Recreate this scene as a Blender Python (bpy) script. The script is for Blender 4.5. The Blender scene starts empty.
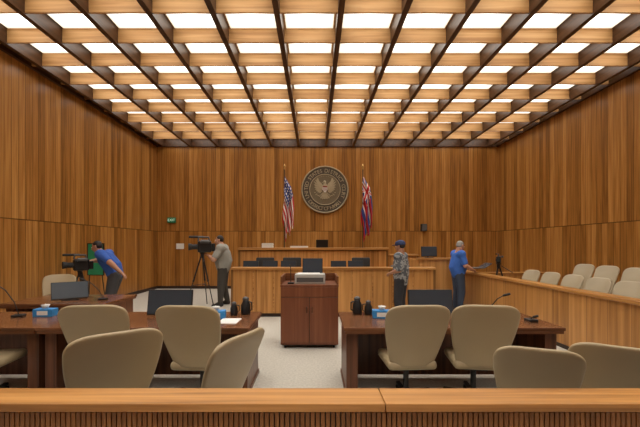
import bpy, bmesh, math, random
from mathutils import Vector, Matrix, Euler
random.seed(7)
SC = bpy.context.scene
COL = SC.collection
XL, XR, YB, YF, ZC = -5.78, 6.66, 13.0, -3.2, 5.18

# ------------------------------------------------------------------ materials
def nt_new(name):
    m = bpy.data.materials.new(name); m.use_nodes = True
    nt = m.node_tree
    return m, nt, nt.nodes['Principled BSDF']
def lk(nt, a, b): nt.links.new(a, b)
def mth(nt, op, a, b=None, c=None):
    n = nt.nodes.new('ShaderNodeMath'); n.operation = op
    for i, v in enumerate((a, b, c)):
        if v is None: continue
        if isinstance(v, (int, float)): n.inputs[i].default_value = v
        else: lk(nt, v, n.inputs[i])
    return n.outputs[0]
def mixc(nt, fac, a, b, mode='MIX'):
    n = nt.nodes.new('ShaderNodeMix'); n.data_type = 'RGBA'; n.blend_type = mode
    for s, v in ((n.inputs[0], fac), (n.inputs[6], a), (n.inputs[7], b)):
        if isinstance(v, (int, float)): s.default_value = v
        elif isinstance(v, tuple): s.default_value = (*v[:3], 1)
        else: lk(nt, v, s)
    return n.outputs[2]
def mat(name, col, rough=.5, metal=0., var=.12, scale=9., bump=0., emit=0.):
    m, nt, b = nt_new(name)
    tc = nt.nodes.new('ShaderNodeTexCoord')
    n = nt.nodes.new('ShaderNodeTexNoise'); n.inputs['Scale'].default_value = scale
    n.inputs['Detail'].default_value = 4
    lk(nt, tc.outputs['Object'], n.inputs['Vector'])
    lo = tuple(c * (1 - var) for c in col); hi = tuple(min(1, c * (1 + var)) for c in col)
    o = mixc(nt, n.outputs['Fac'], lo, hi)
    lk(nt, o, b.inputs['Base Color'])
    b.inputs['Roughness'].default_value = rough; b.inputs['Metallic'].default_value = metal
    if bump:
        bp = nt.nodes.new('ShaderNodeBump'); bp.inputs['Strength'].default_value = bump
        bp.inputs['Distance'].default_value = .01
        lk(nt, n.outputs['Fac'], bp.inputs['Height']); lk(nt, bp.outputs[0], b.inputs['Normal'])
    if emit:
        lk(nt, o, b.inputs['Emission Color']); b.inputs['Emission Strength'].default_value = emit
    return m
def wood(name, cols, plank=None, width=.3, grain='Z', rough=.38, seam=None, groove=.03, gs=14., pv=.45, na=.7):
    """cols: dark, mid, light.  plank = axis along which the boards repeat"""
    m, nt, b = nt_new(name)
    tc = nt.nodes.new('ShaderNodeTexCoord')
    sp = nt.nodes.new('ShaderNodeSeparateXYZ'); lk(nt, tc.outputs['Object'], sp.inputs[0])
    ax = {'X': 0, 'Y': 1, 'Z': 2}
    sc = [gs, gs, gs]; sc[ax[grain]] = gs * .035
    idn = 0.
    if plank:
        u = mth(nt, 'DIVIDE', sp.outputs[ax[plank]], width)
        idn = mth(nt, 'FLOOR', u); fr = mth(nt, 'FRACT', u)
        if seam is not None:
            hi = mth(nt, 'GREATER_THAN', sp.outputs[2], seam)
            idn = mth(nt, 'ADD', idn, mth(nt, 'MULTIPLY', hi, 71.))
        wn = nt.nodes.new('ShaderNodeTexWhiteNoise'); wn.noise_dimensions = '1D'
        lk(nt, mth(nt, 'ADD', idn, .37), wn.inputs['W'])
    cb = nt.nodes.new('ShaderNodeCombineXYZ')
    for i in range(3):
        v = mth(nt, 'MULTIPLY', sp.outputs[i], sc[i])
        if plank and i == ax[grain]: v = mth(nt, 'ADD', v, mth(nt, 'MULTIPLY', idn, 3.17))
        lk(nt, v, cb.inputs[i])
    n = nt.nodes.new('ShaderNodeTexNoise'); n.inputs['Scale'].default_value = 1.
    n.inputs['Detail'].default_value = 5; n.inputs['Distortion'].default_value = .5
    lk(nt, cb.outputs[0], n.inputs['Vector'])
    f = mth(nt, 'MULTIPLY_ADD', n.outputs['Fac'], 2.2, -.6)
    if plank:
        f = mth(nt, 'ADD', mth(nt, 'MULTIPLY', f, na), mth(nt, 'MULTIPLY_ADD', wn.outputs['Value'], pv, .5 - na * .5 - pv * .5))
    r = nt.nodes.new('ShaderNodeValToRGB'); lk(nt, f, r.inputs[0])
    e = r.color_ramp.elements
    e[0].position = .08; e[0].color = (*cols[0], 1)
    e[1].position = .95; e[1].color = (*cols[2], 1)
    k = e.new(.5); k.color = (*cols[1], 1)
    out = r.outputs[0]
    if plank and groove:
        g = mth(nt, 'LESS_THAN', fr, groove)
        if seam is not None:
            d = mth(nt, 'ABSOLUTE', mth(nt, 'SUBTRACT', sp.outputs[2], seam))
            g = mth(nt, 'MAXIMUM', g, mth(nt, 'LESS_THAN', d, .011))
        out = mixc(nt, mth(nt, 'MULTIPLY', g, .75), out, tuple(c * .25 for c in cols[0]))
    lk(nt, out, b.inputs['Base Color'])
    b.inputs['Roughness'].default_value = rough
    b.inputs['Specular IOR Level'].default_value = .4
    return m

KOA = ((.15, .058, .011), (.36, .152, .032), (.57, .285, .08))
KOA_L = ((.25, .108, .026), (.45, .21, .058), (.62, .32, .105))
RED = ((.055, .020, .010), (.115, .042, .019), (.18, .07, .032))
TOP = ((.10, .040, .018), (.165, .068, .031), (.23, .10, .048))
M_wallX = wood('koa_boards_back', KOA, 'X', .165, seam=2.1, groove=.06, gs=24, pv=.44, na=.5, rough=.3)
M_wallY = wood('koa_boards_side', KOA, 'Y', .165, seam=2.1, groove=.06, gs=24, pv=.44, na=.5, rough=.3)
M_benX = wood('koa_bench_front', KOA_L, 'X', .42, groove=.012)
M_benY = wood('koa_jury_front', KOA_L, 'Y', .36, groove=.015)
M_capX = wood('koa_cap_along', KOA_L, grain='X', rough=.3, gs=22)
M_capY = wood('koa_cap_deep', KOA_L, grain='Y', rough=.3, gs=22)
M_slat = wood('koa_slats', ((.20, .082, .022), (.29, .125, .036), (.38, .175, .055)), 'X', .023, groove=0)
M_beam = wood('dark_beam', ((.045, .020, .009), (.07, .031, .014), (.10, .045, .02)), grain='Y')
M_cross = wood('light_cross', ((.40, .20, .07), (.56, .31, .12), (.68, .42, .19)), grain='X', rough=.6)
M_ceil = wood('coffer_top', ((.35, .17, .06), (.5, .27, .11), (.6, .35, .16)), grain='X', rough=.6)
M_table = wood('table_dark_veneer', TOP, grain='X', rough=.2, gs=20)
M_tableV = wood('table_panel_veneer', RED, grain='Z', rough=.35, gs=20)
M_edge = wood('table_edge', ((.10, .036, .016), (.17, .062, .025), (.25, .1, .042)), grain='X', gs=20)
M_lect = wood('lectern_cherry', ((.15, .048, .022), (.19, .064, .029), (.235, .085, .038)), grain='Z', gs=18)
M_base = mat('dark_base_and_recess_shade', (.03, .014, .008))  # baseboards and kicks; also painted in as shade of recesses
M_carpet = mat('beige_carpet', (.50, .475, .42), .95, var=.35, scale=38, bump=.4)
M_olive = mat('khaki_leather', (.40, .315, .19), .38, var=.05, scale=4)
M_oliveL = mat('khaki_leather_light', (.40, .335, .225), .45, var=.05, scale=4)
M_black = mat('black_plastic', (.012, .012, .013), .4)
M_blackr = mat('black_rubber', (.02, .02, .02), .75)
M_screen = mat('dark_screen', (.045, .06, .08), .22, var=.05)
M_chrome = mat('chrome', (.6, .6, .6), .15, 1)
M_brass = mat('brass', (.55, .36, .12), .3, 1)
M_bronze = mat('dark_bronze', (.17, .14, .09), .45, .2)
M_bronzeD = mat('deep_bronze', (.085, .073, .055), .5, .2)
M_gold = mat('pale_gold', (.42, .36, .24), .45, .2)
M_pole = mat('dark_pole_wood', (.10, .05, .02), .4)
M_white = mat('white_paper', (.75, .75, .73), .8, var=.03)
M_grey = mat('light_grey_plastic', (.45, .45, .43), .5)
M_dgrey = mat('dark_grey_plastic', (.09, .09, .09), .5)
M_blue = mat('tissue_box_blue', (.03, .24, .58), .5, var=.25, scale=30)
M_green = mat('green_board', (.025, .30, .14), .6, var=.1)
M_exit = mat('exit_green', (.015, .16, .06), .5, emit=.05)
M_exitL = mat('exit_letters', (.6, .9, .7), .5, emit=.4)
M_light, _nt, _b = nt_new('luminous_panel')
_tc = _nt.nodes.new('ShaderNodeTexCoord')
_sp = _nt.nodes.new('ShaderNodeSeparateXYZ'); lk(_nt, _tc.outputs['Object'], _sp.inputs[0])
_ay = mth(_nt, 'ABSOLUTE', _sp.outputs[1]); _ax = mth(_nt, 'ABSOLUTE', _sp.outputs[0])
_e = mth(_nt, 'MAXIMUM', _ay, mth(_nt, 'MULTIPLY', _ax, .85))
_n = _nt.nodes.new('ShaderNodeTexNoise'); _n.inputs['Scale'].default_value = 5
lk(_nt, _tc.outputs['Object'], _n.inputs['Vector'])
_f = mth(_nt, 'ADD', mth(_nt, 'MULTIPLY', _e, 2.6), mth(_nt, 'MULTIPLY', _n.outputs['Fac'], .15))
_cr = _nt.nodes.new('ShaderNodeValToRGB'); lk(_nt, _f, _cr.inputs[0])
_cr.color_ramp.elements[0].position = .15; _cr.color_ramp.elements[0].color = (.98, .95, .89, 1)
_cr.color_ramp.elements[1].position = 1.; _cr.color_ramp.elements[1].color = (.14, .125, .098, 1)
lk(_nt, _cr.outputs[0], _b.inputs['Emission Color']); _b.inputs['Emission Strength'].default_value = 6.3
_b.inputs['Base Color'].default_value = (.8, .78, .7, 1)

# ------------------------------------------------------------------ geometry helpers
def bx(bm, x0, x1, y0, y1, z0, z1, bev=0., M=None, seg=2):
    T = Matrix.Translation(((x0 + x1) / 2, (y0 + y1) / 2, (z0 + z1) / 2)) @ Matrix.Diagonal((abs(x1 - x0), abs(y1 - y0), abs(z1 - z0), 1))
    r = bmesh.ops.create_cube(bm, size=1, matrix=T)
    vs = r['verts']
    if bev:
        es = list({e for v in vs for e in v.link_edges})
        r2 = bmesh.ops.bevel(bm, geom=es, offset=bev, segments=seg, affect='EDGES', profile=.5)
        vs = list({v for f in r2['faces'] for v in f.verts} | {v for v in vs if v.is_valid})
    if M: bmesh.ops.transform(bm, matrix=M, verts=[v for v in vs if v.is_valid])
def cyl(bm, p0, p1, r0, r1=None, seg=12):
    p0, p1 = Vector(p0), Vector(p1); r1 = r0 if r1 is None else r1
    d = p1 - p0
    q = d.to_track_quat('Z', 'Y').to_matrix().to_4x4()
    bmesh.ops.create_cone(bm, cap_ends=True, segments=seg, radius1=r0, radius2=r1, depth=d.length,
                          matrix=Matrix.Translation((p0 + p1) / 2) @ q)
def ell(bm, c, r, R=None, u=14, v=10):
    if isinstance(r, (int, float)): r = (r, r, r)
    M = Matrix.Translation(c) @ (R.to_4x4() if R else Matrix()) @ Matrix.Diagonal((*r, 1))
    bmesh.ops.create_uvsphere(bm, u_segments=u, v_segments=v, radius=1, matrix=M)
def tube(bm, pts, r, seg=8):
    for a, b in zip(pts[:-1], pts[1:]): cyl(bm, a, b, r, r, seg)
    for p in pts[1:-1]: ell(bm, p, r, u=seg, v=6)
def lathe(bm, prof, c=(0, 0, 0), seg=20, M=None):
    rings = []
    M = M or Matrix.Translation(c)
    for r, z in prof:
        if r < 1e-5: rings.append([bm.verts.new(M @ Vector((0, 0, z)))])
        else: rings.append([bm.verts.new(M @ Vector((r * math.cos(2 * math.pi * i / seg), r * math.sin(2 * math.pi * i / seg), z))) for i in range(seg)])
    for a, b in zip(rings[:-1], rings[1:]):
        for i in range(seg):
            j = (i + 1) % seg
            if len(a) == 1 and len(b) == 1: continue
            if len(a) == 1: bm.faces.new((a[0], b[i], b[j]))
            elif len(b) == 1: bm.faces.new((a[i], a[j], b[0]))
            else: bm.faces.new((a[i], a[j], b[j], b[i]))
def poly(bm, pts, y0, y1):
    """extruded outline in the XZ plane"""
    a = [bm.verts.new((x, y0, z)) for x, z in pts]; b = [bm.verts.new((x, y1, z)) for x, z in pts]
    bm.faces.new(a); bm.faces.new(b[::-1])
    for i in range(len(pts)):
        j = (i + 1) % len(pts); bm.faces.new((a[i], b[i], b[j], a[j]))
_ico = bmesh.new(); bmesh.ops.create_icosphere(_ico, subdivisions=2, radius=1); ICO = [v.co.copy() for v in _ico.verts]; _ico.free()
def hull(bm, ells):
    b2 = bmesh.new()
    for e in ells:
        c, r = Vector(e[0]), e[1]
        if isinstance(r, (int, float)): r = (r, r, r)
        R = e[2] if len(e) > 2 and e[2] is not None else Matrix.Identity(3)
        for p in ICO: b2.verts.new(c + R @ Vector((p.x * r[0], p.y * r[1], p.z * r[2])))
    bmesh.ops.convex_hull(b2, input=b2.verts[:])
    bmesh.ops.delete(b2, geom=[v for v in b2.verts if not v.link_faces], context='VERTS')
    me = bpy.data.meshes.new('t'); b2.to_mesh(me); b2.free(); bm.from_mesh(me); bpy.data.meshes.remove(me)
def text_mesh(s, size, ext=.004):
    cu = bpy.data.curves.new('t', 'FONT'); cu.body = s; cu.size = size; cu.extrude = ext
    cu.align_x = 'CENTER'; cu.align_y = 'CENTER'
    o = bpy.data.objects.new('t', cu); COL.objects.link(o)
    me = bpy.data.meshes.new_from_object(o.evaluated_get(bpy.context.evaluated_depsgraph_get()))
    bpy.data.objects.remove(o); bpy.data.curves.remove(cu)
    return me
def add_text(bm, s, size, M, ext=.004):
    me = text_mesh(s, size, ext); me.transform(M); bm.from_mesh(me); bpy.data.meshes.remove(me)

def ob(name, bm, m, parent=None, smooth=False, norm=True, **props):
    if norm: bmesh.ops.recalc_face_normals(bm, faces=bm.faces[:])
    me = bpy.data.meshes.new(name); bm.to_mesh(me); bm.free()
    if smooth:
        for p in me.polygons: p.use_smooth = True
    for mm in (m if isinstance(m, (list, tuple)) else [m]): me.materials.append(mm)
    o = bpy.data.objects.new(name, me); COL.objects.link(o)
    if parent: o.parent = parent
    for k, v in props.items(): o[k] = v
    return o
def thing(name, label, cat, loc=(0, 0, 0), rz=0., group=None, scale=1.):
    o = bpy.data.objects.new(name, None); COL.objects.link(o); o.empty_display_size = .1
    o.location = loc; o.rotation_euler = (0, 0, math.radians(rz)); o.scale = (scale,) * 3
    o['label'] = label; o['category'] = cat
    if group: o['group'] = group
    return o
def dup(root, loc, rz=None, label=None, scale=None):
    def rec(o, par):
        c = o.copy(); COL.objects.link(c)
        if par: c.parent = par
        for k in list(o.children): rec(k, c)
        return c
    n = rec(root, None); n.location = loc
    if rz is not None: n.rotation_euler = (0, 0, math.radians(rz))
    if scale: n.scale = (scale,) * 3
    if label: n['label'] = label
    return n
def part(name, m, parent, fn, smooth=False, **kw):
    bm = bmesh.new(); fn(bm); o = ob(name, bm, m, parent, smooth, **kw)
    return o
def sbox(name, m, *a, bev=0.):
    return part(name, m, None, lambda b: bx(b, *a, bev=bev), kind='structure')

# ------------------------------------------------------------------ room shell
sbox('floor', M_carpet, XL - .2, XR + .2, YF - .2, YB + .2, -.1, 0)
sbox('wall_back', M_wallX, XL - .2, XR + .2, YB, YB + .2, 0, ZC + .5)
sbox('wall_left', M_wallY, XL - .2, XL, YF, YB, 0, ZC + .5)
sbox('wall_right', M_wallY, XR, XR + .2, YF, YB, 0, ZC + .5)
sbox('wall_front', M_wallX, XL - .2, XR + .2, YF - .2, YF, 0, ZC + .5)
DEP = .27
sbox('ceiling', M_ceil, XL - .2, XR + .2, YF - .2, YB + .2, ZC + DEP + .03, ZC + .5)
sbox('baseboard_back', M_base, XL, XR, YB - .02, YB, 0, .1)
sbox('baseboard_left', M_base, XL, XL + .02, YF, YB, 0, .1)
sbox('baseboard_right', M_base, XR - .02, XR, YF, YB, 0, .1)
tn = 0
def trim(m, *a):
    global tn; tn += 1; sbox('trim_%d' % tn, m, *a)
BX = [-.59 + .99 * n for n in range(-5, 8)]
BX = [x for x in BX if XL + .2 < x < XR - .2]
PY = .82
BY = [12.92 - PY * n for n in range(0, 20)]
for x in BX: trim(M_beam, x - .045, x + .045, YF, YB, ZC, ZC + DEP + .03)
for y in BY[1:]: trim(M_cross, XL, XR, y - .018, y + .018, ZC + .03, ZC + DEP + .03)
trim(M_beam, XL, XL + .07, YF, YB, ZC, ZC + DEP + .03); trim(M_beam, XR - .07, XR, YF, YB, ZC, ZC + DEP + .03)
trim(M_beam, XL, XR, YB - .07, YB, ZC, ZC + DEP + .03)
edges = [XL + .02] + BX + [XR - .02]
meshes = {}
for i in range(len(edges) - 1):
    w = edges[i + 1] - edges[i] - .16
    if w < .12: continue
    for j in range(len(BY) - 1):
        h = PY - .08; key = round(w, 3)
        if key not in meshes:
            bm = bmesh.new(); bx(bm, -w / 2, w / 2, -h / 2, h / 2, 0, .03)
            me = bpy.data.meshes.new('ceiling_light_panel'); bm.to_mesh(me); bm.free(); me.materials.append(M_light); meshes[key] = me
        o = bpy.data.objects.new('ceiling_light_panel', meshes[key]); COL.objects.link(o)
        o.location = ((edges[i] + edges[i + 1]) / 2, (BY[j] + BY[j + 1]) / 2, ZC + DEP)
        o['label'] = 'glowing frosted light panel set inside a wooden ceiling coffer'; o['category'] = 'ceiling light'; o['group'] = 'luminous coffered ceiling panels'

# door under the exit sign
sbox('door_1', M_wallX, -5.74, -5.12, YB - .015, YB, .0, 2.08)
d = thing('exit_sign', 'small green illuminated exit sign on the wooden wall', 'sign', (-5.23, YB, 2.40))
part('sign_box', M_exit, d, lambda b: bx(b, -.15, .15, -.06, 0, 0, .2, bev=.006))
RX = Matrix.Rotation(math.pi / 2, 4, 'X')
part('lettering', M_exitL, d, lambda b: add_text(b, 'EXIT', .13, Matrix.Translation((0, -.062, .1)) @ RX, .002))
d = thing('notice', 'white paper notice taped to the wooden wall', 'paper', (-4.93, YB, 1.45))
part('sheet', M_white, d, lambda b: bx(b, -.14, .14, -.006, 0, 0, .2))
d = thing('wall_speaker', 'small black box speaker mounted on the wooden wall', 'speaker', (3.95, YB, 2.1))
part('speaker_body', M_black, d, lambda b: bx(b, -.1, .1, -.16, 0, 0, .26, bev=.012))
part('speaker_grille', M_dgrey, d, lambda b: bx(b, -.085, .085, -.168, -.16, .015, .245))

# ------------------------------------------------------------------ court seal
seal = thing('court_seal', 'large round bronze court seal with an eagle and ring lettering', 'seal', (.36, YB, 3.61))
MY = Matrix.Rotation(math.pi / 2, 4, 'X')
R0 = .86
part('disc', M_bronzeD, seal, lambda b: lathe(b, [(0, .002), (R0, .002), (R0, .05), (R0 - .02, .06), (0, .06)], seg=64, M=MY))
def rings(b):
    for ra, rb in ((R0, R0 - .045), (R0 * .66, R0 * .63)):
        lathe(b, [(ra, .05), (ra, .085), ((ra + rb) / 2, .095), (rb, .085), (rb, .05)], seg=64, M=MY)
part('ring', M_gold, seal, rings, smooth=True)
def letters(b):
    def arc(s, a0, a1, r, flip):
        for i, ch in enumerate(s):
            if ch == ' ': continue
            a = math.radians(a0 + (a1 - a0) * i / (len(s) - 1))
            rot = (a + math.pi / 2) if flip else (a - math.pi / 2)
            M = Matrix.Translation((r * math.cos(a), -.07, r * math.sin(a))) @ RX @ Matrix.Rotation(rot, 4, 'Z')
            add_text(b, ch, .19, M, .012)
    arc('UNITED STATES DISTRICT COURT', 202, -22, R0 * .79, False)
    arc('DISTRICT OF HAWAII', 220, 320, R0 * .81, True)
part('lettering', M_gold, seal, letters)
part('center_field', M_bronze, seal, lambda b: lathe(b, [(0, .06), (R0 * .63, .06), (R0 * .63, .066), (0, .066)], seg=48, M=MY))
def eagle(b):
    y0, y1 = -.10, -.066
    for s in (-1, 1):
        for k in range(9):
            a = math.radians(62 - 16 * k); L = .40 - .018 * k
            r0 = Vector((s * (.10 + .10 * (1 - k / 9)), 0, .20 - .03 * k))
            tip = Vector((s * (.12 + L * math.cos(a) * .86), 0, .08 + L * math.sin(a) * .95 + .02))
            dv = (tip - r0).normalized(); nv = Vector((-dv.z, 0, dv.x)) * .026
            pts = [r0 - nv, r0 + nv, r0.lerp(tip, .75) + nv, tip, r0.lerp(tip, .75) - nv]
            poly(b, [(p.x, p.z) for p in pts], y0 + .003 * k, y1)
        poly(b, [(s * .05, .10), (s * .10, .20), (s * .20, .29), (s * .30, .38), (s * .30, .30), (s * .24, .16), (s * .16, .02), (s * .07, -.03)], y0 - .008, y1)
    for k in range(5):
        a = math.radians(-90 + (k - 2) * 13); tip = Vector((.30 * math.cos(a) * 1.1, 0, -.06 + .30 * math.sin(a)))
        poly(b, [(-.03 + .01 * k - .02 + .01, -.10), (.0 + .01 * k, -.10), (tip.x + .03, tip.z + .03), (tip.x, tip.z), (tip.x - .03, tip.z + .03)], y0, y1)
    ell(b, (0, -.09, .05), (.09, .035, .2)); ell(b, (-.01, -.1, .27), (.055, .04, .06))
    poly(b, [(-.05, .29), (-.12, .255), (-.05, .25)], y0, y1)
    for s in (-1, 1):
        cyl(b, (s * .05, -.085, -.1), (s * .17, -.085, -.22), .018, .014, 6)
        for k in range(6):
            ell(b, (s * (.19 + .035 * k), -.085, -.25 + .028 * k * (1 if k % 2 else .5)), (.03, .012, .014))
    for k in range(15):
        a = math.radians(35 + 110 * k / 14); ell(b, (.47 * math.cos(a), -.075, .02 + .47 * math.sin(a)), (.014, .01, .014), u=6, v=5)
part('eagle', M_gold, seal, eagle)
part('shield', M_white, seal, lambda b: poly(b, [(-.08, .12), (.08, .12), (.085, -.02), (.0, -.12), (-.085, -.02)], -.135, -.12))
def stripes(b):
    for k in range(4): bx(b, -.064 + .038 * k, -.05 + .038 * k, -.14, -.135, -.05, .06)
    bx(b, -.08, .08, -.14, -.135, .07, .12)
part('shield_stripes', mat('shield_red', (.25, .03, .02)), seal, stripes)

# ------------------------------------------------------------------ flags
M_fr = mat('flag_red', (.55, .025, .03), .75); M_fw = mat('flag_white', (.78, .76, .72), .75, var=.04); M_fb = mat('flag_blue', (.025, .045, .22), .75)
def us(u, v):
    if u < .42 and v > 6 / 13:
        a = (u / .42) * 6; c = ((v - 6 / 13) / (7 / 13)) * 5
        return 1 if (abs(a % 1 - .5) < .24 and abs(c % 1 - .5) < .26) else 2
    return 0 if int(v * 13) % 2 == 0 else 1
def hi(u, v):
    if u < .40 and v > .5:
        a = u / .40; c = (v - .5) / .5
        if abs(a - .5) < .07 or abs(c - .5) < .08: return 0
        if abs(a - .5) < .13 or abs(c - .5) < .15: return 1
        dd = min(abs(a - c), abs(a - (1 - c)))
        return 0 if dd < .04 else 1 if dd < .1 else 2
    return [0, 2, 1, 0, 2, 1, 0, 2][7 - min(7, int((1 - v) * 8))]
def flagpole(loc, label, fn, sgn, top):
    t = thing('flag_on_pole', label, 'flag', loc)
    part('pole', M_pole, t, lambda b: cyl(b, (0, 0, .08), (0, 0, top - .2), .02))
    part('stand', M_brass, t, lambda b: lathe(b, [(0, 0), (.16, 0), (.17, .03), (.06, .06), (.03, .12), (0, .12)]), smooth=True)
    part('finial', M_brass, t, lambda b: lathe(b, [(0, -.2), (.02, -.2), (.035, -.17), (.015, -.14), (.045, -.1), (.0, 0)], (0, 0, top)), smooth=True)
    def cloth(b):
        NU, NV = 108, 104
        uz = top - .42
        vv = [[None] * (NV + 1) for _ in range(NU + 1)]
        for i in range(NU + 1):
            u = i / NU
            for j in range(NV + 1):
                v = j / NV
                q = 1 - v
                s = min(1, u * 4)
                # the two flag edges fall almost straight down; cloth between them gathers into deep folds
                x = sgn * (.02 * s - .15 * s * q * (1 - .5 * u) + .27 * v * s * (1 - .25 * u) * min(1, .35 + u * 1.6) + .10 * u
                           + .016 * math.sin(11 * u + 7 * v))
                z = uz - q * (1.05 - .55 * u) - 1.72 * u ** 1.05 * (.93 + .07 * math.cos(v * 14))
                y = -.02 + .09 * math.sin(v * 19 + 1.2 * u) * s - .05 * s
                vv[i][j] = b.verts.new((x, y, z))
        for i in range(NU):
            for j in range(NV):
                f = b.faces.new((vv[i][j], vv[i + 1][j], vv[i + 1][j + 1], vv[i][j + 1]))
                f.material_index = fn((i + .5) / NU, (j + .5) / NV)
    part('flag_cloth', [M_fr, M_fw, M_fb], t, cloth, smooth=True)
    return t
flagpole((-1.02, 11.9, 0), 'american flag with stars and stripes draped on a tall pole', us, 1, 4.32)
flagpole((1.60, 11.9, 0), 'hawaiian state flag with union canton draped on a tall pole', hi, 1, 4.32)

# ------------------------------------------------------------------ judge bench and clerk bench
t = thing('judge_bench', 'long raised koa wood judge bench with a light cap', 'judge bench', (.1, 10.0, 0))
part('front_panel', M_benX, t, lambda b: bx(b, -2.2, 1.9, 0, .06, 0, 1.45))
part('bench_cap', M_capX, t, lambda b: bx(b, -2.27, 1.97, -.06, .4, 1.45, 1.52, bev=.01))
part('recess_shade_band', M_base, t, lambda b: bx(b, -2.2, 1.9, -.01, 0, 1.43, 1.45))  # raised dark strip, its colour standing for a shaded recess under the cap
part('desk', M_capX, t, lambda b: bx(b, -2.2, 1.9, .06, .9, 1.16, 1.2))
part('end_panel', M_benY, t, lambda b: bx(b, -2.26, -2.2, 0, 1.0, 0, 1.45))
part('end_panel', M_benY, t, lambda b: bx(b, 1.9, 1.96, 0, 1.0, 0, 1.45))
part('step_front', M_benX, t, lambda b: bx(b, -2.2, 1.9, -.4, -.0, 0, .95))
t = thing('side_bench', 'lower koa wood side bench next to the judge bench', 'bench desk', (2.48, 10.1, 0))
part('front_panel', M_benX, t, lambda b: bx(b, -.36, .42, 0, .06, 0, 1.28))
part('bench_cap', M_capX, t, lambda b: bx(b, -.38, .46, -.04, .4, 1.28, 1.33, bev=.008))
part('end_panel', M_benY, t, lambda b: bx(b, .42, .45, 0, .9, 0, 1.28))

t = thing('clerk_bench', 'koa wood clerk bench with panelled front and overhanging cap', 'bench desk', (.38, 7.9, 0))
part('front_panel', M_benX, t, lambda b: bx(b, -2.2, 2.25, 0, .05, .08, 1.05))
part('bench_cap', M_capX, t, lambda b: bx(b, -2.24, 2.29, -.05, .2, 1.05, 1.10, bev=.008))
part('toe_kick', M_base, t, lambda b: bx(b, -2.18, 2.23, .02, .08, 0, .08))
part('desk', M_capX, t, lambda b: bx(b, -2.2, 2.25, .05, .75, .74, .78))
part('end_panel', M_benY, t, lambda b: bx(b, -2.25, -2.2, 0, .8, 0, 1.05))
part('end_panel', M_benY, t, lambda b: bx(b, 2.25, 2.3, 0, .8, 0, 1.05))
for x in (-1.75, -1.3, -.85, .0, .45, .9, 1.35, 1.8):
    part('batten', M_capX, t, lambda b: bx(b, x - .012, x + .012, -.012, 0, .1, 1.04))

t = thing('witness_stand', 'koa wood witness stand with light cap', 'witness stand', (3.05, 8.95, 0))
part('front_panel', M_benX, t, lambda b: bx(b, -.42, .42, 0, .05, 0, 1.22))
part('side_panel', M_benY, t, lambda b: bx(b, -.42, -.37, .05, .95, 0, 1.22))
part('side_panel', M_benY, t, lambda b: bx(b, .37, .42, .05, .95, 0, 1.22))
part('stand_cap', M_capX, t, lambda b: bx(b, -.46, .46, -.04, .2, 1.22, 1.27, bev=.008))

# ------------------------------------------------------------------ jury box
t = thing('jury_box_rail', 'low koa panelled jury box wall with sloped light cap', 'partition', (3.85, 0, 0))
part('panel', M_benY, t, lambda b: bx(b, 0, .06, 2.4, 9.7, 0, .885))
part('rail_cap', M_capY, t, lambda b: bx(b, -.05, .16, 2.4, 9.7, .885, .935, bev=.01))
part('kick_strip', M_base, t, lambda b: bx(b, -.01, 0, 2.4, 9.7, 0, .06))
t = thing('jury_box_end', 'koa panelled end wall of the jury box', 'partition', (0, 9.75, 0))
part('panel', M_benX, t, lambda b: bx(b, 3.8, 6.6, 0, .06, 0, .80))
part('rail_cap', M_capX, t, lambda b: bx(b, 3.8, 6.6, -.04, .1, .80, .85, bev=.01))
t = thing('jury_platform', 'low carpeted riser for the rear jury row', 'platform', (0, 0, 0))
part('riser', M_carpet, t, lambda b: bx(b, 5.22, XR - .03, 2.4, 9.5, 0, .15))

# ------------------------------------------------------------------ public rail
t = thing('gallery_rail', 'light koa wood rail with flat cap above vertical slats', 'railing', (0, 0, 0))
part('rail_cap', M_capX, t, lambda b: bx(b, -4.2, .3085, 1.565, 1.74, .862, .9, bev=.004))
part('rail_cap', M_capX, t, lambda b: bx(b, .3115, 4.6, 1.565, 1.74, .862, .9, bev=.004))
part('backing_panel', M_base, t, lambda b: bx(b, -4.2, 4.6, 1.63, 1.70, 0, .862))  # near-black colour paints the recess shade below the cap and between slats
def slats(b):
    x = -3.4
    while x < 3.8:
        bx(b, x, x + .017, 1.605, 1.63, .02, .842); x += .023
part('slatted_front', M_slat, t, slats)

# ------------------------------------------------------------------ tables
def table(label, x0, x1, y0, y1, cat='table'):
    cx = (x0 + x1) / 2; w = (x1 - x0) / 2; dd = y1 - y0
    t = thing('counsel_table', label, cat, (cx, y0, 0))
    part('tabletop', M_table, t, lambda b: bx(b, -w, w, 0, dd, .715, .75, bev=.003))
    part('edge_band', M_edge, t, lambda b: bx(b, -w + .012, w - .012, .012, dd - .012, .685, .715))
    for s in (-1, 1):
        a, c = sorted((s * (w - .15), s * (w - .03)))
        part('leg_panel', M_tableV, t, lambda b: (bx(b, a, c, .1, dd - .08, .05, .685), bx(b, a - .012, c + .012, .07, dd - .05, 0, .05, bev=.006)))
    part('modesty_panel', M_tableV, t, lambda b: bx(b, -w + .15, w - .15, dd - .24, dd - .21, .04, .685))
    return t
table('brown counsel table with tissue box and monitor', .30, 2.57, 3.64, 4.52)
table('brown counsel table with coffee carafes', -2.87, -.68, 3.64, 4.52)
table('brown counsel table beside the wooden wall', -5.1, -2.874, 3.64, 4.52)
table('brown side table with microphone and tilted monitor', -4.55, -3.05, 5.1, 6.1)

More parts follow.
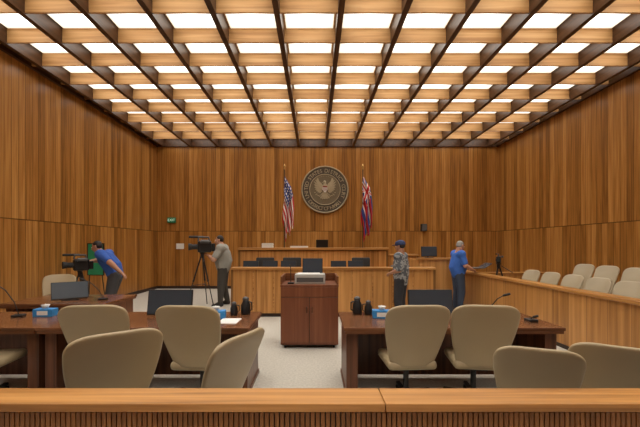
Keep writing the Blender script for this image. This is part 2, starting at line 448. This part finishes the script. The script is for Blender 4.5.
# ------------------------------------------------------------------ lectern
t = thing('lectern', 'reddish-brown wooden lectern cabinet with double doors on casters', 'lectern', (-.085, 5.46, 0))
part('body', M_lect, t, lambda b: bx(b, -.445, .445, .02, .68, .06, .955))
part('lectern_top', M_lect, t, lambda b: bx(b, -.45, .45, -.002, .7, .955, .985, bev=.004))
def rim(b):
    bx(b, -.45, -.425, .04, .7, .985, 1.11); bx(b, .425, .45, .04, .7, .985, 1.11); bx(b, -.425, .425, .675, .7, .985, 1.11)
part('raised_rim', M_edge, t, rim)
for s in (-1, 1):
    a, c = sorted((s * .004, s * .438))
    dr = part('door', M_lect, t, lambda b: bx(b, a, c, 0, .02, .09, .79, bev=.003))
    part('handle', M_chrome, dr, lambda b: tube(b, [(s * .04, 0, .56), (s * .04, -.028, .56), (s * .04, -.028, .65), (s * .04, 0, .65)], .006))
part('door_gap', M_base, t, lambda b: (bx(b, -.004, .004, .014, .02, .09, .79), bx(b, -.438, .438, .014, .02, .79, .80)))
part('apron', M_lect, t, lambda b: bx(b, -.438, .438, 0, .02, .80, .95, bev=.003))
part('plinth', M_base, t, lambda b: bx(b, -.42, .42, .04, .66, .045, .06))
for sx in (-.38, .38):
    for sy in (.09, .60):
        part('caster', M_blackr, t, lambda b: cyl(b, (sx - .015, sy, .024), (sx + .015, sy, .024), .024, seg=14))
t = thing('document_camera', 'light grey document camera unit on the lectern', 'document camera', (-.08, 5.74, .985))
part('unit_base', M_grey, t, lambda b: bx(b, -.24, .24, -.15, .15, 0, .15, bev=.012))
part('stage', M_white, t, lambda b: bx(b, -.2, .16, -.13, .12, .15, .158))
part('control_panel', M_dgrey, t, lambda b: bx(b, -.21, .21, -.156, -.15, .03, .1))

# ------------------------------------------------------------------ monitors & desk items
def monitor(label, loc, rz=0, w=.5, h=.29, tilt=-10, lift=.02, group=None):
    t = thing('monitor', label, 'monitor', loc, rz, group)
    M = Matrix.Translation((0, 0, lift)) @ Matrix.Rotation(math.radians(tilt), 4, 'X')
    part('casing', M_black, t, lambda b: bx(b, -w / 2, w / 2, -.012, .014, 0, h, bev=.006, M=M))
    part('screen', M_screen, t, lambda b: bx(b, -w / 2 + .012, w / 2 - .012, -.015, -.012, .018, h - .012, M=M))
    part('stand', M_black, t, lambda b: (bx(b, -.11, .11, -.03, .15, 0, .012, bev=.004), cyl(b, (0, .1, .01), (0, .05, lift + h * .55), .018)))
    return t
monitor('black flat monitor on the counsel table', (-1.72, 4.2, .75), 0, .53, .30)
monitor('black flat monitor on the counsel table', (1.37, 4.2, .75), 0, .53, .30)
monitor('black monitor turned sideways on the side table', (-3.75, 5.45, .75), 38, .48, .27, -18)
monitor('small black monitor on the lectern', (-.04, 5.98, .985), 0, .34, .26, -4, .13)
for x in (-1.5, -1.05, -.62, .55, .95):
    monitor('black monitor standing on the clerk desk', (x, 8.3, .78), 0, .36, .32, -4, .13, 'clerk desk monitors')
t = thing('printer', 'grey office printer with black top', 'printer', (2.0, 8.35, .78))
part('printer_body', M_dgrey, t, lambda b: bx(b, -.2, .2, -.15, .15, 0, .34, bev=.02))
part('paper_tray', M_white, t, lambda b: bx(b, -.12, .12, -.13, .1, .34, .36))
def stack(label, loc, w, dd, h, n):
    t = thing('paper_stack', label, 'papers', loc)
    def f(b):
        for i in range(n):
            M = Matrix.Rotation(random.uniform(-.06, .06), 4, 'Z'); bx(b, -w / 2, w / 2, -dd / 2, dd / 2, h * i / n, h * (i + .92) / n, M=M)
    part('sheets', M_white, t, f)
stack('stack of white papers on the judge bench', (-1.35, 10.15, 1.52), .3, .25, .13, 5)
stack('low stack of white papers on the judge bench', (-.45, 10.15, 1.52), .5, .25, .05, 3)
def laptop(label, loc, rz, openang=105):
    t = thing('laptop', label, 'laptop', loc, rz)
    part('keyboard_base', M_dgrey, t, lambda b: bx(b, -.17, .17, -.12, .12, 0, .018, bev=.005))
    M = Matrix.Translation((0, .12, .015)) @ Matrix.Rotation(math.radians(90 - openang), 4, 'X')
    part('lid', M_black, t, lambda b: bx(b, -.17, .17, 0, .01, 0, .22, bev=.003, M=M))
    part('screen', M_screen, t, lambda b: bx(b, -.155, .155, -.002, 0, .012, .208, M=M))
laptop('open black laptop on the judge bench', (.2, 10.17, 1.52), 180)
laptop('open dark laptop held by the person in a blue polo', (3.86, 8.52, 1.04), -88, 150)
monitor('black monitor on the witness stand cap', (2.9, 9.04, 1.27), 0, .4, .26, -5, .03)

def tissue(loc, rz, label):
    t = thing('tissue_box', label, 'tissue box', loc, rz)
    part('carton', M_blue, t, lambda b: bx(b, -.11, .11, -.06, .06, 0, .09, bev=.004))
    part('carton_band', M_white, t, lambda b: bx(b, -.06, .06, -.0615, -.06, .02, .07))
    def f(b):
        lathe(b, [(0, .088), (.03, .09), (.035, .11), (.05, .135), (.02, .12), (.0, .15)], seg=7)
    part('tissue', M_white, t, f, smooth=True)
tissue((-1.15, 4.12, .75), 5, 'blue tissue box with white tissue on the counsel table')
tissue((.78, 4.15, .75), -6, 'blue tissue box beside dark carafes on the table')
tissue((-3.22, 4.25, .75), 4, 'blue tissue box beside a gooseneck microphone')
def carafe(loc, rz, s, label):
    t = thing('carafe', label, 'carafe', loc, rz, scale=s)
    part('carafe_body', M_black, t, lambda b: lathe(b, [(0, 0), (.05, 0), (.055, .02), (.055, .11), (.035, .15), (.035, .165), (0, .165)]), smooth=True)
    part('lid', M_dgrey, t, lambda b: lathe(b, [(0, .165), (.037, .165), (.037, .19), (.012, .205), (0, .205)]), smooth=True)
    part('handle', M_black, t, lambda b: tube(b, [(.035, 0, .15), (.08, 0, .14), (.082, 0, .06), (.052, 0, .04)], .008))
carafe((-.98, 4.3, .75), 30, .8, 'small black insulated carafe')
carafe((-.85, 4.36, .75), -20, 1.05, 'tall black insulated carafe near the table corner')
carafe((.52, 4.38, .75), 200, 1.05, 'tall black insulated carafe near the table corner')
carafe((.65, 4.34, .75), 160, .85, 'small black insulated carafe')
def goose(loc, rz, label, reach=.2, h=.33):
    t = thing('gooseneck_microphone', label, 'microphone', loc, rz)
    part('mic_base', M_black, t, lambda b: bx(b, -.05, .05, -.06, .06, 0, .03, bev=.008))
    pts = [Vector((0, 0, .03)), Vector((0, -reach * .2, .03 + h * .4)), Vector((0, -reach * .6, .03 + h * .8)), Vector((0, -reach * 1., .03 + h))]
    part('gooseneck', M_black, t, lambda b: tube(b, pts, .006))
    part('mic_head', M_blackr, t, lambda b: hull(b, [(pts[-1], .014), (pts[-1] + Vector((0, -.06, .02)), .014)]), smooth=True)
goose((-3.5, 4.2, .75), -75, 'black gooseneck microphone on the counsel table', .22, .36)
goose((-3.28, 5.5, .75), -80, 'black gooseneck microphone on the side table', .26, .28)
goose((2.1, 4.3, .75), 60, 'black gooseneck microphone on the counsel table', .16, .22)
goose((2.40, 3.95, .75), 0, 'small black tabletop microphone unit', .05, .03)
goose((-.38, 5.60, .985), 0, 'black gooseneck microphone on the lectern', .1, .25)
stack('white papers lying on the counsel table', (-.95, 3.95, .75), .21, .26, .008, 2)

# ------------------------------------------------------------------ chairs
def chair(m, label, name='office_chair', wt=.10):
    t = thing(name, label, 'chair', (0, 0, 0), 0)
    def back(b):
        NS, NT = 18, 18; g = []
        for i in range(NS + 1):
            s = -1 + 2 * i / NS; col = []
            for j in range(NT + 1):
                q = j / NT
                w = .205 + wt * math.sin(min(1, q / .85) * math.pi / 2)
                if q > .82: w *= 1 - .12 * ((q - .82) / .18) ** 2.2
                x = s * w
                z = .43 + .63 * q - .045 * abs(s) ** 5 * q ** 7
                y = -.25 - .21 * q + .085 * s * s * (1 - .35 * q) + .045 * math.sin(q * math.pi) * (1 - s * s)
                col.append(b.verts.new((x, y, z)))
            g.append(col)
        for i in range(NS):
            for j in range(NT): b.faces.new((g[i][j], g[i + 1][j], g[i + 1][j + 1], g[i][j + 1]))
    o = part('backrest', m, t, back, smooth=True)
    md = o.modifiers.new('sol', 'SOLIDIFY'); md.thickness = .034; md.offset = 0
    md = o.modifiers.new('sub', 'SUBSURF'); md.levels = 1; md.render_levels = 1
    part('seat', m, t, lambda b: bx(b, -.24, .24, -.24, .26, .39, .48, bev=.04, seg=3), smooth=True)
    part('lift_post', M_black, t, lambda b: (cyl(b, (0, 0, .1), (0, 0, .36), .028), bx(b, -.11, .11, -.12, .12, .35, .39, bev=.01)))
    def star(b):
        for k in range(5):
            a = math.radians(72 * k + 18); M = Matrix.Rotation(a, 4, 'Z')
            bx(b, .0, .29, -.022, .022, .07, .1, bev=.006, M=M)
        cyl(b, (0, 0, .06), (0, 0, .13), .05)
    st = part('star_base', M_black, t, star)
    for k in range(5):
        a = math.radians(72 * k + 18); c = Vector((.27 * math.cos(a), .27 * math.sin(a), .033)); tt = Vector((-math.sin(a), math.cos(a), 0)) * .02
        part('caster', M_blackr, st, lambda b: cyl(b, c - tt, c + tt, .033, seg=12))
    return t
L1 = 'khaki leather high-back swivel chair pulled up to the counsel table'
ch = chair(M_olive, L1); ch['group'] = 'khaki counsel chairs'
ch.location = (-2.09, 3.64, 0); ch.rotation_euler[2] = math.radians(8)
dup(ch, (-1.14, 3.62, 0), -4)
dup(ch, (.93, 3.64, 0), 3)
dup(ch, (1.62, 3.64, 0), -8)
dup(ch, (-3.33, 3.6, 0), 8)
L2 = 'khaki leather swivel chair turned sideways behind the slatted rail'
dup(ch, (-1.55, 2.64, 0), 40, L2, .98)
dup(ch, (-.84, 2.55, 0), 66, L2, .96)
dup(ch, (1.60, 2.66, 0), -22, L2, .88)
dup(ch, (2.22, 2.68, 0), -34, L2, .88)
dup(ch, (-5.0, 6.8, 0), 200, 'khaki leather swivel chair behind the side table', .95)
jc = chair(M_oliveL, 'pale khaki leather juror chair in the jury box', 'juror_chair', .045); jc['group'] = 'juror chairs'
ys = [8.2, 7.55, 6.9, 6.25, 5.6, 4.95, 4.3]
jc.location = (4.68, ys[0], 0); jc.rotation_euler[2] = math.radians(100); jc.scale = (.96,) * 3
for y in ys[1:]: dup(jc, (4.68, y, 0), 100 + random.uniform(-4, 4))
for y in (7.95, 7.3, 6.65, 6.0, 5.35): dup(jc, (5.72, y, .15), 100 + random.uniform(-4, 4))

def clerkchair(loc):
    t = thing('clerk_chair', 'black mesh office chair behind the clerk bench', 'chair', loc, 180, 'black clerk chairs')
    part('backrest', M_blackr, t, lambda b: bx(b, -.24, .24, -.28, -.22, .55, 1.27, bev=.03), smooth=True)
    part('seat', M_blackr, t, lambda b: bx(b, -.24, .24, -.22, .24, .42, .5, bev=.03), smooth=True)
    part('base', M_black, t, lambda b: (cyl(b, (0, 0, .06), (0, 0, .42), .03), [bx(b, 0, .28, -.02, .02, 0, .06, M=Matrix.Rotation(math.radians(72 * k), 4, 'Z')) for k in range(5)]))
for x in (-1.3, -.6, 1.2): clerkchair((x, 9.05, 0))

# ------------------------------------------------------------------ tripods and video cameras
def tripod(loc, rz, h, label, spread=.36):
    t = thing('tripod', label, 'tripod', loc, rz)
    for k in range(3):
        a = math.radians(90 + 120 * k); p0 = Vector((.03 * math.cos(a), .03 * math.sin(a), h - .1)); p1 = Vector((spread * math.cos(a), spread * math.sin(a), .015))
        pm = p0.lerp(p1, .5)
        part('leg', M_black, t, lambda b: (cyl(b, p0, pm, .019), cyl(b, pm, p1, .012), ell(b, p1, .015), cyl(b, pm + (p0 - pm) * .08, pm, .024)))
    part('spreader', M_black, t, lambda b: [cyl(b, (0, 0, h * .42), (spread * .6 * math.cos(math.radians(90 + 120 * k)), spread * .6 * math.sin(math.radians(90 + 120 * k)), h * .40), .007) for k in range(3)])
    part('fluid_head', M_black, t, lambda b: (cyl(b, (0, 0, h - .14), (0, 0, h - .03), .045), bx(b, -.04, .04, -.06, .06, h - .03, h, bev=.006)))
    part('pan_handle', M_black, t, lambda b: cyl(b, (.05, -.03, h - .06), (.16, -.38, h - .22), .01))
def vcam(loc, rz, s, label):
    t = thing('video_camera', label, 'video camera', loc, rz, scale=s)
    part('camera_body', M_black, t, lambda b: (bx(b, -.06, .06, -.13, .10, 0, .20, bev=.025), bx(b, -.05, .05, -.19, -.13, .02, .16, bev=.012)))
    part('lens', M_blackr, t, lambda b: (cyl(b, (0, .10, .10), (0, .19, .10), .045, .045, 20), cyl(b, (0, .19, .10), (0, .25, .10), .05, .062, 20)))
    part('handle', M_dgrey, t, lambda b: tube(b, [(0, -.10, .20), (0, -.08, .265), (0, .08, .265), (0, .09, .20)], .013))
    part('viewfinder', M_dgrey, t, lambda b: (cyl(b, (-.1, -.08, .19), (-.1, .06, .19), .03), cyl(b, (-.1, .02, .19), (0, .04, .19), .012)))
    part('shotgun_microphone', M_blackr, t, lambda b: cyl(b, (.05, .0, .27), (.05, .24, .27), .02))
tripod((-2.92, 9.2, 0), 0, 1.40, 'black tall tripod holding a broadcast camera', .42)
vcam((-2.88, 9.2, 1.40), 112, 1.5, 'black broadcast video camera on a tripod, lens raised')
tripod((-5.02, 7.6, 0), 20, 1.05, 'black tripod beside the side table', .36)
vcam((-5.02, 7.6, 1.05), 135, 1.25, 'black video camera operated by a man in blue')
tripod((4.8, 9.3, 0), 0, 1.12, 'black tripod inside the jury box', .3)
vcam((4.8, 9.3, 1.12), 150, .9, 'small black video camera on tripod in the jury box')
t = thing('easel_board', 'green board with black frame on a stand near the wall', 'board', (-5.30, 8.6, 0), -8)
part('board', M_green, t, lambda b: bx(b, -.2, .2, -.01, .01, .88, 1.62))
part('frame', M_black, t, lambda b: (bx(b, -.22, -.2, -.015, .015, .86, 1.64), bx(b, .2, .22, -.015, .015, .86, 1.64), bx(b, -.2, .2, -.015, .015, 1.62, 1.64), bx(b, -.2, .2, -.015, .015, .86, .88)))
for s in (-1, 1): part('leg', M_black, t, lambda b: cyl(b, (s * .17, .0, .86), (s * .24, .05, 0), .012))

# ------------------------------------------------------------------ people
def bake(bm, vox, smooth_it=6):
    me = bpy.data.meshes.new('b'); bm.to_mesh(me); bm.free()
    o = bpy.data.objects.new('b', me); COL.objects.link(o)
    r = o.modifiers.new('r', 'REMESH'); r.mode = 'VOXEL'; r.voxel_size = vox
    s = o.modifiers.new('s', 'SMOOTH'); s.iterations = smooth_it; s.factor = .5
    dg = bpy.context.evaluated_depsgraph_get()
    m2 = bpy.data.meshes.new_from_object(o.evaluated_get(dg))
    bpy.data.objects.remove(o); bpy.data.meshes.remove(me)
    for p in m2.polygons: p.use_smooth = True
    return m2
def mobj(name, me, m, parent):
    me.materials.clear(); me.materials.append(m)
    o = bpy.data.objects.new(name, me); COL.objects.link(o); o.parent = parent; return o
STAND = dict(pelvis=(0, 0, .95), waist=(0, .0, 1.10), chest=(0, 0, 1.30), neck=(0, -.01, 1.47), head=(0, .02, 1.63),
    shR=(.175, 0, 1.42), elR=(.24, -.03, 1.14), wrR=(.24, .10, .92), shL=(-.175, 0, 1.42), elL=(-.24, -.03, 1.14), wrL=(-.24, .10, .92),
    hipR=(.09, 0, .92), knR=(.11, .03, .50), anR=(.12, -.02, .09), hipL=(-.09, 0, .92), knL=(-.11, .03, .50), anL=(-.12, -.02, .09))
def person(label, loc, rz, pose, skin, shirt, pants, shoes, hair, hs=1., head_rot=(0, 0), belly=0., sleeve=.75, cap=None, longhair=False, fat=0., shorts=False, long_top=False):
    J = {k: Vector(v) for k, v in {**STAND, **pose}.items()}
    t = thing('person', label, 'person', loc, rz, scale=hs)
    HR = (Matrix.Rotation(math.radians(head_rot[0]), 3, 'Z') @ Matrix.Rotation(math.radians(head_rot[1]), 3, 'X'))
    H = J['head']
    up = (J['neck'] - J['pelvis']).normalized()
    xa = Vector((1, 0, 0)); ya = up.cross(xa).normalized(); xa = ya.cross(up).normalized()
    TR = Matrix((xa, ya, up)).transposed()
    def torso(b, g, low=True):
        g = g + fat
        if low: hull(b, [(J['pelvis'], (.155 + g, .105 + g, .10 + g), TR), (J['waist'], (.14 + g, .10 + g + belly, .08), TR)])
        hull(b, [(J['waist'], (.14 + g, .10 + g + belly, .08), TR), (J['chest'], (.165 + g, .115 + g, .13), TR)])
        hull(b, [(J['chest'], (.165 + g, .115 + g, .12), TR), (J['neck'] - up * .05, (.12 + g, .07 + g, .05), TR)])
        for s in 'LR': hull(b, [(J['sh' + s], .058 + g), (J['chest'] + up * .08, (.09 + g, .075 + g, .07), TR)])
    def foot(b, s, g):
        a = J['an' + s]
        fl = Vector((0, 1, 0))
        hull(b, [(a + Vector((0, -.03, -.045)), .038 + g), (a + fl * .13 + Vector((0, 0, -.06)), (.045 + g, .04 + g, .022 + g)), (a, .04 + g)])
        hull(b, [(a + fl * .13 + Vector((0, 0, -.06)), (.045 + g, .04 + g, .022 + g)), (a + fl * .19 + Vector((0, 0, -.065)), (.036 + g, .03, .018 + g))])
    def hand(b, s):
        w = J['wr' + s]; dd = (w - J['el' + s]).normalized()
        nrm = Vector((0, 0, -1)) - dd * Vector((0, 0, -1)).dot(dd)
        if nrm.length < .3: nrm = Vector((1 if s == 'L' else -1, 0, 0)) - dd * Vector((1 if s == 'L' else -1, 0, 0)).dot(dd)
        nrm.normalize(); sd = dd.cross(nrm).normalized()
        inner = Vector((-1 if s == 'R' else 1, .2, 0))
        if sd.dot(inner) < 0: sd = -sd
        pm = w + dd * .085
        hull(b, [(w, .026), (pm + sd * .03, .014), (pm - sd * .03, .014), (w + dd * .03 + sd * .02, .018)])
        for k, (off, ln) in enumerate(((.031, .072), (.011, .080), (-.010, .074), (-.030, .058))):
            a = pm + sd * off; m1 = a + (dd * .85 + nrm * .35).normalized() * ln * .5; e = m1 + (dd * .35 + nrm * .9).normalized() * ln * .5
            hull(b, [(a, .0105), (m1, .0095)]); hull(b, [(m1, .0095), (e, .008)])
        a = w + dd * .03 + sd * .028; m1 = a + (dd * .6 + sd * .7 + nrm * .3).normalized() * .035; e = m1 + (dd * .8 + nrm * .5).normalized() * .032
        hull(b, [(a, .014), (m1, .011)]); hull(b, [(m1, .011), (e, .009)])
    f2 = fat * .5
    bm = bmesh.new()
    torso(bm, 0)
    hull(bm, [(J['neck'] - up * .03, .058 + f2), (H + HR @ Vector((0, -.015, -.07)), .052 + f2)])
    hull(bm, [(H + HR @ Vector((0, -.01, .03)), (.075, .095, .088), HR), (H + HR @ Vector((0, .035, -.075)), (.042, .042, .035), HR), (H + HR @ Vector((0, .02, -.03)), (.066, .075, .05), HR)])
    hull(bm, [(H + HR @ Vector((0, .088, .012)), .009), (H + HR @ Vector((0, .108, -.025)), .014), (H + HR @ Vector((0, .08, -.03)), (.02, .01, .012), HR)])
    for sx in (-1, 1): hull(bm, [(H + HR @ Vector((sx * .078, -.008, .015)), (.010, .02, .022), HR), (H + HR @ Vector((sx * .074, -.002, -.02)), (.008, .012, .014), HR)])
    hull(bm, [(H + HR @ Vector((-.018, .078, -.055)), .011), (H + HR @ Vector((.018, .078, -.055)), .011)])
    for s in 'LR':
        hull(bm, [(J['sh' + s], .056 + f2), (J['el' + s], .042 + f2)]); hull(bm, [(J['el' + s], .043 + f2), (J['wr' + s], .028)])
        hull(bm, [(J['hip' + s], .092 + f2), (J['kn' + s], .058 + f2)]); hull(bm, [(J['kn' + s], .057 + f2), (J['an' + s], .038)])
        mid = J['kn' + s].lerp(J['an' + s], .3) + Vector((0, -.02, 0)); hull(bm, [(J['kn' + s], .05), (mid, .055), (J['an' + s], .036)])
        foot(bm, s, 0); hand(bm, s)
    mobj('body', bake(bm, .0075, 3), skin, t)
    bm = bmesh.new(); torso(bm, .022)
    if long_top: hull(bm, [(J['pelvis'] - Vector((0, 0, .10)), (.185, .14, .06)), (J['waist'], (.16 + fat, .125 + fat, .06))])
    for s in 'LR':
        e = J['sh' + s].lerp(J['el' + s], sleeve); hull(bm, [(J['sh' + s], .076 + f2), (e, .066 + f2)])
    mobj('shirt', bake(bm, .014, 4), shirt, t)
    bm = bmesh.new()
    hull(bm, [(J['pelvis'] - up * .0, (.168 + fat, .118 + fat, .07), TR), (J['hipL'], .108 + f2), (J['hipR'], .108 + f2)])
    for s in 'LR':
        hull(bm, [(J['hip' + s], .108 + f2), (J['kn' + s], .08 + f2)])
        if not shorts: hull(bm, [(J['kn' + s], .08 + f2), (J['an' + s] + Vector((0, 0, .03)), .065)])
    mobj('trousers', bake(bm, .014, 3), pants, t)
    for s in 'LR':
        bm = bmesh.new(); foot(bm, s, .012); mobj('shoe', bake(bm, .01, 2), shoes, t)
    def P(x, y, z): return H + HR @ Vector((x, y, z))
    bm = bmesh.new()
    for sx in (-1, 1): ell(bm, P(sx * .03, .083, .012), (.012, .008, .007), HR, 8, 6)
    ob('eyes', bm, M_white, t, True)
    bm = bmesh.new()
    for sx in (-1, 1): ell(bm, P(sx * .03, .090, .012), (.006, .004, .006), HR, 8, 6); ell(bm, P(sx * .031, .087, .033), (.017, .006, .004), HR, 8, 6)
    ob('pupils_and_brows', bm, M_bronzeD, t, True)
    bm = bmesh.new(); ell(bm, P(0, .089, -.055), (.022, .006, .005), HR, 8, 6); ob('lips', bm, mat('lip', (.3, .09, .07)), t, True)
    if hair:
        bm = bmesh.new()
        hull(bm, [(P(0, -.022, .05), (.083, .092, .082), HR), (P(0, -.05, .0), (.08, .06, .05), HR)])
        if longhair: hull(bm, [(P(0, -.06, .0), (.08, .05, .06), HR), (P(0, -.085, -.2), (.07, .035, .05))])
        mobj('hair', bake(bm, .009, 2), hair, t)
    if cap:
        bm = bmesh.new()
        hull(bm, [(P(0, -.01, .075), (.096, .112, .066), HR), (P(0, -.02, .035), (.098, .112, .02), HR)])
        hull(bm, [(P(0, .09, .052), (.07, .03, .006), HR), (P(0, .145, .044), (.05, .03, .005), HR)])
        mobj('cap', bake(bm, .006, 1), cap, t)
    return t
SK1 = mat('skin_tan', (.42, .21, .13), .55, var=.06); SK2 = mat('skin_fair', (.52, .28, .19), .55, var=.06)
NAVY = mat('black_trousers', (.018, .019, .024), .8); JEAN = mat('denim', (.035, .05, .085), .85, var=.25, scale=60); KH = mat('dark_grey_shorts', (.05, .05, .055), .85)
DKG = mat('charcoal_trousers', (.055, .05, .042), .85)
BLUE = mat('royal_blue_shirt', (.03, .10, .42), .8); GREYS = mat('grey_shirt', (.29, .29, .26), .85)
PAT, _nt, _b = nt_new('patterned_blouse')
_v = _nt.nodes.new('ShaderNodeTexVoronoi'); _v.inputs['Scale'].default_value = 28
_t2 = _nt.nodes.new('ShaderNodeTexCoord'); lk(_nt, _t2.outputs['Object'], _v.inputs['Vector'])
_s2 = _nt.nodes.new('ShaderNodeSeparateColor'); lk(_nt, _v.outputs['Color'], _s2.inputs[0])
lk(_nt, mixc(_nt, mth(_nt, 'GREATER_THAN', _s2.outputs[0], .5), (.085, .095, .11), (.27, .28, .285)), _b.inputs['Base Color']); _b.inputs['Roughness'].default_value = .85
DH = mat('dark_hair', (.015, .01, .008), .6); GH = mat('grey_hair', (.30, .29, .27), .7); SHO = mat('black_shoes', (.02, .02, .02), .5)
CAPM = mat('navy_cap', (.025, .04, .11), .8)
person('person in royal blue shirt and dark shorts leaning over camera', (-4.45, 7.75, 0), 98,
       dict(pelvis=(0, -.08, .93), waist=(0, -.04, 1.07), chest=(0, .08, 1.23), neck=(0, .18, 1.36), head=(0, .27, 1.48),
            shR=(.19, .12, 1.33), elR=(.28, .34, 1.20), wrR=(.10, .50, 1.17), shL=(-.19, .12, 1.33), elL=(-.30, -.14, 1.14), wrL=(-.34, -.34, .96),
            hipR=(.09, -.1, .90), hipL=(-.09, -.1, .90), knR=(.12, .03, .5), knL=(-.12, -.03, .5), anR=(.14, -.05, .09), anL=(-.14, -.14, .09)),
       SK1, BLUE, KH, SHO, DH, 1.05, (0, -14), .03, .6, fat=.03, shorts=True)
person('person in grey shirt standing and looking into a broadcast camera', (-2.42, 9.4, 0), 92,
       dict(head=(-.02, .10, 1.62), neck=(0, .04, 1.47), elR=(.34, .2, 1.26), wrR=(.20, .32, 1.40), elL=(-.32, .16, 1.16), wrL=(-.16, .34, 1.26), shR=(.195, .03, 1.42), shL=(-.195, .03, 1.42),
            anR=(.16, -.06, .09), anL=(-.16, .04, .09)),
       SK2, GREYS, DKG, SHO, DH, 1.06, (6, -4), .06, fat=.045)
person('person in patterned grey blouse and navy blue cap', (1.74, 7.2, 0), 60,
       dict(elR=(.23, -.03, 1.15), wrR=(.12, .16, 1.10), elL=(-.23, -.03, 1.15), wrL=(-.12, .17, 1.08)),
       SK1, PAT, NAVY, SHO, DH, .96, (-6, -8), .03, .9, CAPM, False, fat=.025, long_top=True)
person('person in blue polo shirt and jeans holding an open laptop', (3.42, 8.5, 0), -86,
       dict(elR=(.26, .06, 1.15), wrR=(.12, .30, 1.06), elL=(-.26, .06, 1.15), wrL=(-.12, .30, 1.06), head=(0, .06, 1.62)),
       SK2, mat('bright_blue_polo', (.035, .13, .50), .8), JEAN, SHO, GH, .97, (14, -14), .08, fat=.03)

# ------------------------------------------------------------------ camera and world
cam = bpy.data.cameras.new('camera'); co = bpy.data.objects.new('camera', cam); COL.objects.link(co)
cam.lens = 20; cam.sensor_width = 36; cam.shift_x = .0078; cam.shift_y = .049
co.location = (0, 0, 1.6); co.rotation_euler = (math.radians(90), 0, 0)
SC.camera = co
w = bpy.data.worlds.new('world'); SC.world = w; w.use_nodes = True
w.node_tree.nodes['Background'].inputs[0].default_value = (.9, .85, .75, 1); w.node_tree.nodes['Background'].inputs[1].default_value = .05
SC.view_settings.view_transform = 'Standard'
